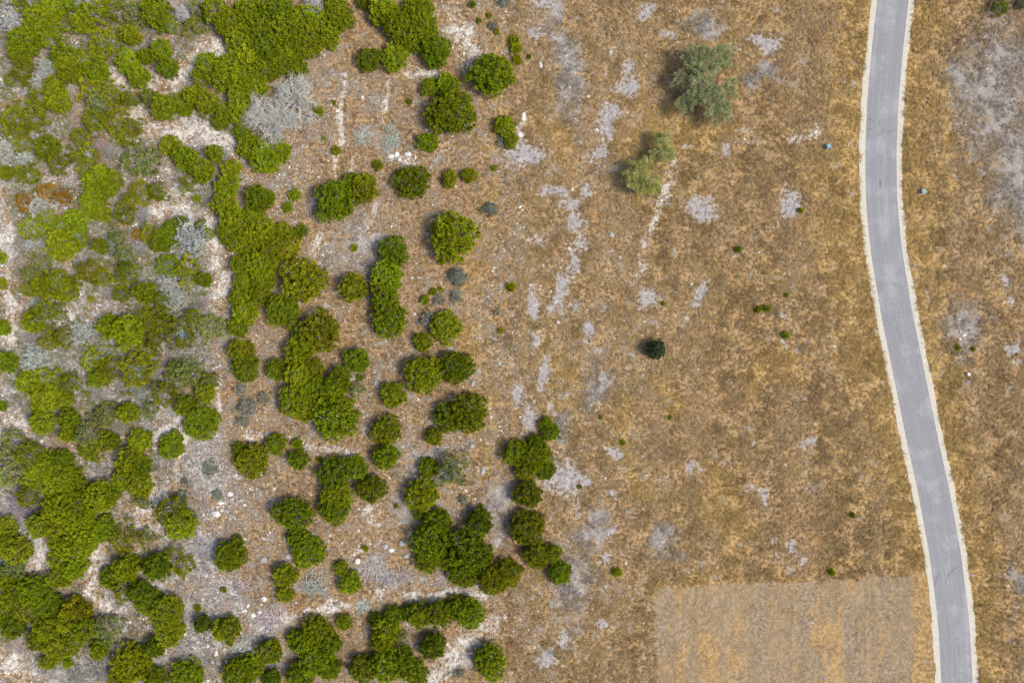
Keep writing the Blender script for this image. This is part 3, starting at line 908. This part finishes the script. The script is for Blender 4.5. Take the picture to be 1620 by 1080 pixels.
# ---- live oaks in the field: each with its own crown of lobes
def oak(name, cx, cy, lobes, h, col, label, seed, nleaf=900):
    """lobes: list of (px, py, r_px, top fraction)"""
    r = np.random.default_rng(seed)
    x0, y0 = lerp_px(cx, cy, h * .55)
    z0 = gz1(x0, y0) - .02
    root = link(name, None)
    root.location = (x0, y0, z0)
    tag(root, uniq(label), 'tree', 'field trees')
    parts, cen = [], []
    base = np.array([0, 0, -.1]); fork = np.array([.1, .05, h * .28])
    tr = .05 * h
    limbs = [tube(bent(base, fork, r, 5, .04), [tr * 1.5, tr * 1.1, tr, tr * .95, tr * .9], 9)]
    Vs, Fs, ts, hs, off = [], [], [], [], 0
    for (lx, ly, lr, tf) in lobes:
        zt = h * tf
        k = S * (H - zt * .8) / H
        c = np.array([(lx - 810) * k - x0, (540 - ly) * k - y0, zt * .72])
        R_ = lr * k * .9
        limbs.append(tube(bent(fork, c, r, 6, .06), np.linspace(tr * .6, tr * .12, 6), 6))
        n = max(14, int(46 * (R_ / 2.2) ** 2))
        D = dome_points(n, r, 1.0, lob=.2, k=8) - np.array([0, 0, .3])
        C = c + D * np.array([R_, R_, R_ * .75]) * r.uniform(.55, 1.0, (n, 1))
        for q in C[::2]:
            limbs.append(tube(bent(c - (c - fork) * .15, q, r, 4, .08), np.linspace(tr * .16, tr * .03, 4), 4))
        V, F, a, b = puffs(C - c, r.uniform(.32, .60, n), int(nleaf / 9), .23, .05, r)
        Vs.append(V + c); Fs.append(F + off); off += len(V); ts.append(a); hs.append(b)
    V, F = join(limbs)
    link('trunk', mesh_np('oak_trunk', V, [F], MAT_BARK), root, (.30, .28, .26))
    V = np.concatenate(Vs); V[:, 2] = np.maximum(V[:, 2], .15)
    link('crown', mesh_np('oak_crown', V, [np.concatenate(Fs)], MAT_LEAF,
                          {'tint': ('FLOAT', np.concatenate(ts)), 'hue': ('FLOAT', np.concatenate(hs))}), root, col)


oak('oak_tree', 1115, 132, [(1104, 84, 20, .85), (1138, 90, 26, .95), (1080, 124, 17, .75), (1112, 124, 27, 1.0), (1154, 140, 17, .8), (1133, 160, 26, .95),
                            (1084, 162, 18, .7), (1140, 180, 18, .75), (1104, 148, 18, .9), (1100, 104, 16, .9)], 5.6, (.27, .305, .15),
    'tall grey-green oak with a ragged crown, largest tree of the dry field', 5)
oak('oak_tree', 1017, 278, [(1010, 268, 20, .95), (1030, 290, 18, .9), (1000, 285, 15, .8), (1018, 296, 14, .8), (1022, 260, 14, .8), (1038, 298, 9, .6)], 4.2, (.33, .34, .115),
    'rounded yellowish green oak beside the pale track in the dry field', 15)
oak('oak_tree', 1050, 237, [(1050, 225, 15, .9), (1056, 245, 16, .95), (1040, 244, 13, .8), (1040, 216, 8, .7)], 3.8, (.30, .325, .115),
    'smaller narrow green oak up right of the yellowish oak by the pale track', 25)
plant('cedar_tree', 1038, 553, 17, 18, 3.4, 'medium', 2, rand_col('k', rnd), 'lone dark bluish green tree in the middle of the dry field', 'tree', 'field trees', rnd)


# ---- leafless trees and dead brush
def dead_tree_mesh(seed, nl=8, h=.9, spread=1.0, depth=5):
    r = np.random.default_rng(seed)
    parts = []

    def grow(p, d, L, rad, dep):
        n = 4
        pts = [p]
        for i in range(n):
            d = unit(d + r.normal(size=3) * .22 + np.array([0, 0, .04]))
            pts.append(pts[-1] + d * L / n)
        pts = np.array(pts)
        parts.append(tube(pts, np.linspace(rad, rad * .55, n + 1), 5 if dep > 1 else 3))
        if dep == 0:
            return
        for _ in range(int(r.integers(4, 6))):
            t = r.uniform(.35, 1); q = pts[min(n, int(t * n) + 0)]
            nd = unit(d + r.normal(size=3) * .62 + np.array([0, 0, .02]))
            grow(q, nd, L * r.uniform(.55, .8), rad * .47, dep - 1)
    base = np.array([0, 0, -.05]); fork = np.array([0, 0, .16])
    parts.append(tube(bent(base, fork, r, 4, .03), [.045, .04, .036, .033], 7))
    for i in range(nl):
        th = 2 * math.pi * i / nl + r.uniform(-.3, .3)
        e = r.uniform(.25, 1.1)
        d = np.array([math.cos(th) * math.cos(e), math.sin(th) * math.cos(e), math.sin(e)])
        grow(fork, d, .40, .024, depth - 1)
    V, F = join(parts)
    V[:, 2] = np.where(V[:, 2] > .05, np.maximum(V[:, 2], .06), V[:, 2])
    rr = np.percentile(np.hypot(V[:, 0], V[:, 1]), 97)
    V[:, :2] /= rr
    return mesh_np('dead_tree', V, [F], MAT_BARK)


def brush_mesh(seed, n=150, flat=.5, fork=3):
    """heap of grey dead twigs, radius 1"""
    r = np.random.default_rng(seed)
    parts = []
    for i in range(n):
        th = r.uniform(0, 6.28); e = r.uniform(.1, 1.3)
        p = np.array([r.normal(0, .22), r.normal(0, .22), r.uniform(-.02, .12)])
        d = np.array([math.cos(th) * math.cos(e), math.sin(th) * math.cos(e), math.sin(e) * flat])
        L = r.uniform(.45, .95)
        q = p + d * L; q[2] = max(q[2], .03)
        pts = bent(p, q, r, 4, .07)
        parts.append(tube(pts, np.linspace(.024, .009, 4), 3))
        for _ in range(fork):
            s = pts[int(r.integers(1, 4))]
            e2 = s + unit(d + r.normal(size=3) * .6) * L * r.uniform(.25, .5)
            e2[2] = max(e2[2], .03)
            parts.append(tube(bent(s, e2, r, 3, .08), [.014, .010, .004], 3))
    V, F = join(parts)
    return mesh_np('dead_twigs', V, [F], MAT_BARK)


DT = [dead_tree_mesh(3), dead_tree_mesh(8)]
BR = [brush_mesh(30 + i, 140, .55) for i in range(4)]
BRF = [brush_mesh(50 + i, 60, .22, 2) for i in range(3)]


def bare_tree(cx, cy, rpx, h, me, col, label, rot):
    x, y = lerp_px(cx, cy, h * .6)
    k = S * (H - h * .6) / H
    root = link('leafless_tree', None)
    root.location = (x, y, gz1(x, y) - .02)
    root.rotation_euler[2] = rot
    root.scale = (rpx * k, rpx * k, h / .95)
    tag(root, uniq(label), 'tree', 'leafless grey oaks')
    link('branches', me, root, col)


bare_tree(462, 157, 42, 4.8, DT[0], (.345, .335, .30), 'leafless grey oak with forking bare branches, upper right of the pair', .3)
bare_tree(428, 190, 42, 4.4, DT[1], (.345, .335, .30), 'leafless grey oak with forking bare branches, lower left of the pair', 1.9)
bare_tree(292, 18, 17, 3.0, DT[0], (.38, .38, .37), 'small bare grey tree between green crowns near the top left', 2.5)
bare_tree(494, 9, 20, 3.4, DT[1], (.38, .38, .37), 'small bare grey tree inside the green thicket at the top edge', .8)

DEAD = """
17 31 22 s;5 238 22 s;39 253 14 s;62 328 20 s;53 389 14 s;150 407 12 h;222 392 13 h;300 376 25 s;267 450 18 s;253 476 10 h;56 481 10 s;131 528 18 s;53 536 13 h
58 570 21 s;258 570 16 h;219 614 14 h;350 242 12 s;378 447 11 s;278 470 14 s;290 545 14 h;190 405 14 h;72 108 14 s;60 130 14 s;105 150 12 h;120 205 12 h
160 230 14 h;175 240 14 h;225 340 14 h;175 385 14 h;240 590 12 h;275 545 14 h;90 640 12 h;150 620 12 h;30 800 24 h;15 825 18 h;155 1055 22 h;120 1070 16 h
325 870 24 f;428 986 26 f;385 928 20 f;494 926 24 f;372 1030 24 f;320 1048 16 f;572 217 18 f;622 220 20 f;616 200 12 f;590 905 26 f;610 915 20 f;340 715 18 f
330 690 14 f;545 905 14 f;245 1050 20 f;285 1030 14 f;355 960 16 f;30 1020 22 f;640 910 18 f;700 920 18 f;430 295 12 f;395 650 14 f;700 155 10 f;870 1035 8 f
755 395 8 f;575 960 18 f;600 1000 10 f;755 800 8 f;240 560 14 h;210 610 12 h;215 435 12 h;180 460 14 h;130 415 14 h;30 690 10 s;230 530 12 h;320 480 12 h
"""
DN = {'s': ('silver_bush', 'silver-grey leafless bush', 'shrub', 'silver grey leafless bushes'),
      'h': ('dead_brush', 'dark grey dead brush', 'brush', 'grey dead brush'),
      'f': ('branch_heap', 'flat grey branch heap', 'brush', 'flat heaps of dead branches')}
deads = list(parse(DEAD))
dlab = {}
for kk_ in 'shf':
    sel = [t for t in deads if t[4] == kk_]
    for t, l_ in zip(sel, name_all([(t[0], t[1]) for t in sel], [DN[kk_][1]] * len(sel))):
        dlab[t] = l_
for i, (cx, cy, rx, ry, k) in enumerate(deads):
    nm, ds, cat, grp = DN[k]
    me = (BRF if k == 'f' else BR)[i % (3 if k == 'f' else 4)]
    hz = {'s': 1.5, 'h': 1.0, 'f': .8}[k] * rx * S / 1.2
    x, y = lerp_px(cx, cy, hz * .4)
    root = link(nm, None)
    root.location = (x, y, gz1(x, y)); root.rotation_euler[2] = rnd.uniform(0, 6.28)
    root.scale = (rx * S * 1.1, rx * S * 1.1, max(.5, hz) * 1.3)
    lab = dlab[(cx, cy, rx, ry, k)]
    tag(root, uniq(lab), cat, grp)
    col = {'s': (.42, .42, .405), 'h': (.265, .245, .215), 'f': (.345, .322, .285)}[k]
    link('twigs', me, root, tuple(c * rnd.uniform(.85, 1.1) for c in col))
    if k == 's':
        link('foliage', PROTO['ragged'][i % 5][0], root, (.32, .345, .315)).scale = (.95, .95, .55)


# ------------------------------------------------------------------ stones one can pick out
def rock_mesh(seed, sub=2):
    r = np.random.default_rng(seed)
    import bmesh
    bm = bmesh.new()
    bmesh.ops.create_icosphere(bm, subdivisions=sub, radius=1)
    ax = r.normal(size=(9, 3)); ax = unit(ax); lv = r.uniform(.6, .95, 9)
    for v in bm.verts:
        p = np.array(v.co)
        for a, l in zip(ax, lv):
            t = p @ a
            if t > l:
                p = p - a * (t - l)
        p += r.normal(size=3) * .025
        v.co = p
    me = bpy.data.meshes.new('rock'); bm.to_mesh(me); bm.free()
    me.materials.append(MAT_STONE)
    return me


RK = [rock_mesh(70 + i) for i in range(6)]
ROCKS = [
    (342, 812, 8, 6, 'w', 'largest white limestone boulder lying on the brown earth, lower left'),
    (349, 795, 6, 3.5, 'w', 'flat white limestone rock just above the largest white boulder'),
    (364, 781, 6, 5, 'w', 'pale limestone rock, topmost of three above the white boulder'),
    (386, 966, 5, 3, 'w', 'white rock at the left of the small stone scatter near grey brush'),
    (400, 973, 5, 4, 'w', 'white rock at the bottom of the small stone scatter near grey brush'),
    (411, 968, 3.5, 3, 'w', 'small white rock right of the stone scatter near grey brush'),
    (417, 947, 5, 5, 'w', 'pale rock above the stone scatter near grey brush'),
    (392, 958, 3, 4, 'w', 'narrow white rock leading down into the stone scatter'),
    (342, 1033, 4, 6, 'w', 'narrow white rock below the olive juniper near the bottom'),
    (355, 1027, 3.5, 3, 'w', 'small white rock beside the narrow one near the bottom'),
    (417, 886, 6, 4.5, 'g', 'rounded grey rock on brown earth left of the lower junipers'),
    (456, 880, 5, 4.5, 'g', 'grey rock at the left foot of a green juniper'),
    (609, 864, 5.5, 5, 'g', 'grey-white boulder left of the big dark lower clump'),
    (619, 870, 5.5, 4.5, 'w', 'white boulder beside the grey-white one left of the dark clump'),
    (636, 859, 6.5, 5.5, 'g', 'dark grey boulder touching the big dark lower clump'),
    (642, 880, 5, 4.5, 'g', 'grey boulder under the dark grey one by the lower clump'),
    (565, 888, 5, 5, 'w', 'white rock left of the boulders in the lower middle'),
    (675, 205, 3.5, 3.5, 'w', 'single white stone above the low flat juniper'),
    (618, 247, 6, 4, 'w', 'white rock on the left of the rock pile above the round juniper'),
    (627, 244, 5, 5, 'w', 'white rock in the middle of the rock pile above the round juniper'),
    (632, 252, 4, 4, 'w', 'lower white rock of the pile above the round juniper'),
    (645, 244, 6, 5, 'w', 'white rock at the right of the pile above the round juniper'),
    (828, 186, 4, 8, 'w', 'long white limestone slab standing out at the field edge, upper one'),
    (824, 213, 6, 5, 'w', 'broken white limestone block above the big grey bare patch'),
    (855, 103, 3.5, 6, 'w', 'narrow white slab in the grass strip near the top'),
    (748, 607, 3.5, 6, 'g', 'grey upright rock at the field edge between two junipers'),
    (747, 705, 5, 5, 'g', 'grey flat rock in the stony tracks below the pale skirted juniper'),
    (764, 745, 4, 9, 'g', 'long grey slab in the stony track at the field edge'),
    (1525, 530, 3.5, 2.5, 'w', 'white stone in the grey patch beyond the road'),
    (1519, 536, 2.5, 2, 'w', 'smaller white stone low in the grey patch beyond the road'),
    (1518, 505, 3, 2, 'w', 'pale stone at the top of the grey patch beyond the road'),
    (1290, 209, 3, 2.5, 'w', 'white stone at the end of the pale line near the green box'),
    (968, 371, 5, 5, 'g', 'grey rock in the dry field left of the pale track'),
    (711, 1067, 4, 3, 'g', 'grey rock near the bottom, left of the lone cut-off juniper'),
    (86, 942, 4, 2, 'w', 'narrow white rock between crowns at the lower left'),
    (1488, 288, 2, 1.6, 'w', 'white stone right of the utility box beyond the road'),
    (1562, 109, 2, 1.5, 'w', 'white stone in the grey scrub at the upper right'),
    (1528, 197, 2, 1.5, 'w', 'tiny white stone in the grass right of the road, upper part'),
]
for i, (cx, cy, rx, ry, k, lab) in enumerate(ROCKS):
    x, y = lerp_px(cx, cy, .1)
    o = link('limestone_rock', RK[i % 6], None, (.46, .44, .40) if k == 'w' else (.27, .265, .26))
    hz = min(rx, ry) * S * .6
    o.location = (x, y, gz1(x, y) + hz * .18)
    o.scale = (rx * S, ry * S, hz)
    o.rotation_euler = (0, 0, rnd.uniform(-.3, .3))
    tag(o, uniq(lab), 'rock', 'limestone rocks')

# ------------------------------------------------------------------ utility boxes and markers
MTEAL = flat_mat('teal_enamel', (.055, .15, .145), .5)
MTEALL = flat_mat('teal_enamel_light', (.12, .24, .245), .55)  # lighter teal for lid and door
MCONC = flat_mat('concrete_pad', (.42, .40, .37))
MDARK = flat_mat('dark_steel', (.03, .035, .035), .5)
MWHITE = flat_mat('white_plastic', (.78, .78, .77), .5)
MBLUE = flat_mat('blue_plastic', (.10, .17, .36), .5)
MORNG = flat_mat('orange_tape', (.55, .18, .03), .6)


def box_mesh(name, sx, sy, z0, z1, mat, top=1.0, bev=.02, off=(0, 0)):
    import bmesh
    bm = bmesh.new()
    bmesh.ops.create_cube(bm, size=1)
    for v in bm.verts:
        f = top if v.co.z > 0 else 1
        v.co = (v.co.x * sx * f + off[0], v.co.y * sy * f + off[1], z0 if v.co.z < 0 else z1)
    bmesh.ops.bevel(bm, geom=list(bm.edges), offset=bev, segments=2, affect='EDGES')
    me = bpy.data.meshes.new(name); bm.to_mesh(me); bm.free()
    me.materials.append(mat)
    return me


PED = [('pad', box_mesh('pad', .98, .90, -.1, .08, MCONC)),
       ('cabinet', box_mesh('cabinet', .80, .72, .078, .62, MTEAL, .97)),
       ('lid', box_mesh('lid', .86, .78, .621, .72, MTEALL, .88)),
       ('door', box_mesh('door', .02, .60, .12, .56, MTEALL, 1, .006, (-.405, 0))),
       ('latch', box_mesh('latch', .03, .07, .34, .42, MDARK, 1, .006, (-.425, -.2))),
       ('hinge_strip', box_mesh('hinge_strip', .10, .74, .716, .735, MDARK, 1, .004, (-.30, 0)))]
for cx, cy, rz, lab in ((1311, 231, .25, 'teal utility box in the dry grass left of the road'),
                        (1461, 302.5, .05, 'teal utility box in the dry grass right of the road')):
    x, y = lerp_px(cx, cy, .6)
    root = link('utility_box', None)
    root.location = (x, y, gz1(x, y)); root.rotation_euler[2] = rz
    tag(root, uniq(lab), 'utility box', 'utility boxes by the road')
    for n_, me in PED:
        link(n_, me, root)
x, y = lerp_px(1532, 591.5, .4)
root = link('marker_post', None); root.location = (x, y, gz1(x, y))
tag(root, 'small white capped marker post in the grass right of the road', 'post')
link('post', box_mesh('post', .14, .14, -.2, .42, MWHITE, 1, .01), root)
link('cap', box_mesh('cap', .46, .40, .421, .50, MWHITE, .9, .015), root)
x, y = lerp_px(1532, 604, .1)
root = link('marker_stake', None); root.location = (x, y, gz1(x, y))
tag(root, 'small blue marker lying in the grass below the white post', 'marker')
link('plate', box_mesh('plate', .72, .22, 0.0, .16, MBLUE, .95, .02), root)
link('tape', box_mesh('tape', .70, .10, 0.02, .13, MORNG, 1, .01, (0, .30)), root)

# ------------------------------------------------------------------ dry grass, rubble: too many to count
def scatter(n, x0=-96, x1=96, y0=-65, y1=65):
    return rng.uniform(x0, x1, n), rng.uniform(y0, y1, n)


def grass(n, seed):
    r = np.random.default_rng(seed)
    x, y = scatter(n)
    m = masks(x, y)
    px = 810 + x / S; py = 540 - y / S
    d = np.abs(road_dist(px, py))
    field = smooth(740, 830, px)
    clump = fbm(x, y, 1.6, 131, 3)
    dens = (.50 + .50 * field) * (1 - smooth(.40, .55, m['bare'])) * (1 - .8 * smooth(.35, .6, m['pale'])) * (1 - .75 * m['dirt_shade']) * (1 - .35 * m['rock'])
    dens = dens * smooth(.30, .62, clump) * (d > 31.5 + 4 * r.uniform(size=n)) * np.where(m['mow'] > .5, .45, 1)
    k = r.uniform(size=n) < dens
    x, y = x[k], y[k]; m = {q: v[k] for q, v in m.items()}
    n = len(x); z = gz(x, y)
    nb = 7
    tall = np.where(m['mow'] > .5, .32, 1.0) * r.uniform(.65, 1.35, n) * (1 + .3 * m['gold'])
    wind = 2 * np.pi * fbm(x, y, 6, 151, 2) * 2
    th = np.pi / 2 - .06 + np.pi * (r.uniform(size=(n, 1)) < .5) + r.normal(0, .62, (n, nb)) + (wind[:, None] % 1.2 - .6) * .6
    e = r.uniform(.25, 1.15, (n, nb))
    L = .55 * tall[:, None] * r.uniform(.6, 1.2, (n, nb))
    D = np.stack([np.cos(th) * np.cos(e), np.sin(th) * np.cos(e), np.sin(e)], -1) * L[..., None]
    side = np.stack([-np.sin(th), np.cos(th), np.zeros_like(th)], -1) * r.uniform(.02, .05, (n, nb))[..., None]
    base = np.stack([x, y, z], 1)[:, None] + np.c_[r.normal(0, .10, n * nb), r.normal(0, .10, n * nb), np.full(n * nb, -.02)].reshape(n, nb, 3)
    V = np.stack([base - side, base + side, base + D], 2).reshape(-1, 3)
    F = np.arange(n * nb * 3).reshape(-1, 3)
    t1 = np.array([.40, .278, .140]); t2 = np.array([.46, .305, .100]); t3 = np.array([.125, .078, .036]); t4 = np.array([.30, .285, .265]); t5 = np.array([.24, .12, .042])
    u = np.clip(r.uniform(size=(n, 1)) * .8 + 1.2 * (fbm(x, y, 2.0, 161, 4)[:, None] - .45) + 1.3 * (m['tract'][:, None] - .5), 0, 1)
    c = t1 * (1 - u) + t3 * u
    gw = np.clip(m['gold'][:, None] * 1.1 + r.normal(0, .2, (n, 1)), 0, 1)
    c = c * (1 - gw) + gw * (t2 * (1 - .45 * u))
    gr = np.clip(np.maximum(m['grey'], .75 * smooth(480, 330, px[k]))[:, None] * .9 + r.normal(0, .12, (n, 1)), 0, 1)
    c = c * (1 - gr) + gr * t4 * (1 - .4 * u)
    rust = (r.uniform(size=(n, 1)) < .04 + .10 * (fbm(x, y, 7, 171, 2)[:, None] > .62)) * .8
    c = c * (1 - rust) + rust * t5
    col = np.concatenate([np.repeat(c, nb * 3, 0) * r.uniform(.8, 1.2, (n * nb, 1)).repeat(3, 0), np.ones((n * nb * 3, 1))], 1)
    me = mesh_np('dry_grass', V, [F], MAT_GRASS, {'col': ('FLOAT_COLOR', col)})
    tag(link('dry_grass', me), 'dry golden grass tufts covering the field and verges', 'grass', kind='stuff')
    return n


def rubble(n, seed):
    r = np.random.default_rng(seed)
    x, y = scatter(n)
    m = masks(x, y)
    px = 810 + x / S; py = 540 - y / S
    d = np.abs(road_dist(px, py))
    cl = fbm(x, y, 1.4, 231, 3)
    dens = np.clip(m['rock'] * 1.1 - .05, .008, 1) * smooth(.35, .62, cl) + .9 * smooth(.35, .6, m['pale'])
    dens = dens * (1 - .8 * m['dirt_shade']) * (d > 34) * np.where(m['mow'] > .5, .08, 1) * (1 - .8 * smooth(.4, .55, m['bare']))
    k = r.uniform(size=n) < dens
    x, y = x[k], y[k]; m = {q: v[k] for q, v in m.items()}
    n = len(x); z = gz(x, y)
    s = np.clip(np.exp(r.normal(-2.2, .45, n)), .05, .36)
    O = np.array([[1, 0, 0], [0, 1, 0], [-1, 0, 0], [0, -1, 0], [.35, .2, .8], [-.3, -.25, .7]], float)
    P = O[None] * r.uniform(.6, 1.25, (n, 6, 3))
    a = r.uniform(0, 6.28, n); ca, sa = np.cos(a)[:, None], np.sin(a)[:, None]
    X_ = P[..., 0] * ca - P[..., 1] * sa; Y_ = P[..., 0] * sa + P[..., 1] * ca
    V = np.stack([X_ * s[:, None] * r.uniform(.7, 1.5, (n, 1)) + x[:, None], Y_ * s[:, None] + y[:, None], P[..., 2] * s[:, None] * .7 + z[:, None] - .01], -1).reshape(-1, 3)
    T = np.array([[0, 1, 4], [1, 2, 5], [1, 5, 4], [2, 3, 5], [3, 0, 4], [3, 4, 5]])
    F = (np.arange(n)[:, None, None] * 6 + T[None]).reshape(-1, 3)
    w_ = r.uniform(size=(n, 1))
    c = np.array([.56, .525, .47]) * w_ + np.array([.20, .185, .175]) * (1 - w_)
    col = np.concatenate([np.repeat(c, 6, 0), np.ones((n * 6, 1))], 1)
    me = mesh_np('limestone_rubble', V, [F], MAT_RUBBLE, {'col': ('FLOAT_COLOR', col)})
    tag(link('limestone_rubble', me), 'loose pale limestone rubble strewn over the stony ground', 'rubble', kind='stuff')
    return n


def low_scrub(n, seed):
    r = np.random.default_rng(seed)
    x, y = scatter(n, -96, -42, -65, 65)
    m = masks(x, y)
    px = 810 + x / S; py = 540 - y / S
    patch = fbm(x, y, 5.0, 261, 4)
    lim = np.interp(py, [0, 600, 700, 1080], [345, 345, 300, 240])
    dens = smooth(.36, .52, patch) * (1 - smooth(.2, .5, m['pale'])) * smooth(lim, lim - 25, px) * np.interp(py, [600, 760], [1, .45])
    k = r.uniform(size=n) < dens
    x, y, patch = x[k], y[k], patch[k]
    n = len(x); z = gz(x, y); nl = 26
    sz = r.uniform(.28, .70, n)
    q = unit(r.normal(size=(n, nl, 3)) + np.array([0, 0, .5]))
    q[..., 2] = np.abs(q[..., 2])
    base = np.stack([x, y, z], 1)[:, None] + q * sz[:, None, None] * r.uniform(.1, .9, (n, nl, 1)) * np.array([1, 1, .8])
    d = unit(q + r.normal(size=q.shape) * .5)
    V, F = leaves(base.reshape(-1, 3), d.reshape(-1, 3), r.uniform(.12, .3, n * nl), r.uniform(.03, .07, n * nl), r)
    pal = np.array([[.155, .175, .075], [.150, .155, .020], [.31, .32, .315], [.125, .165, .012], [.22, .205, .185]])
    which = np.clip((fbm(x, y, 3.0, 281, 3) - .25) * 2 * 5 + r.normal(0, .9, n), 0, 4.99).astype(int)
    c = pal[which] * r.uniform(.75, 1.2, (n, 1))
    col = np.concatenate([np.repeat(c, nl * 4, 0), np.ones((n * nl * 4, 1))], 1)
    me = mesh_np('low_scrub', V, [F], MAT_GRASS, {'col': ('FLOAT_COLOR', col)})
    tag(link('low_scrub', me), 'low mixed grey and olive scrub covering the woodland floor', 'scrub', kind='stuff')
    return n


print('scrub', low_scrub(30000, 303))
print('grass tufts', grass(330000, 301), 'stones', rubble(210000, 302))
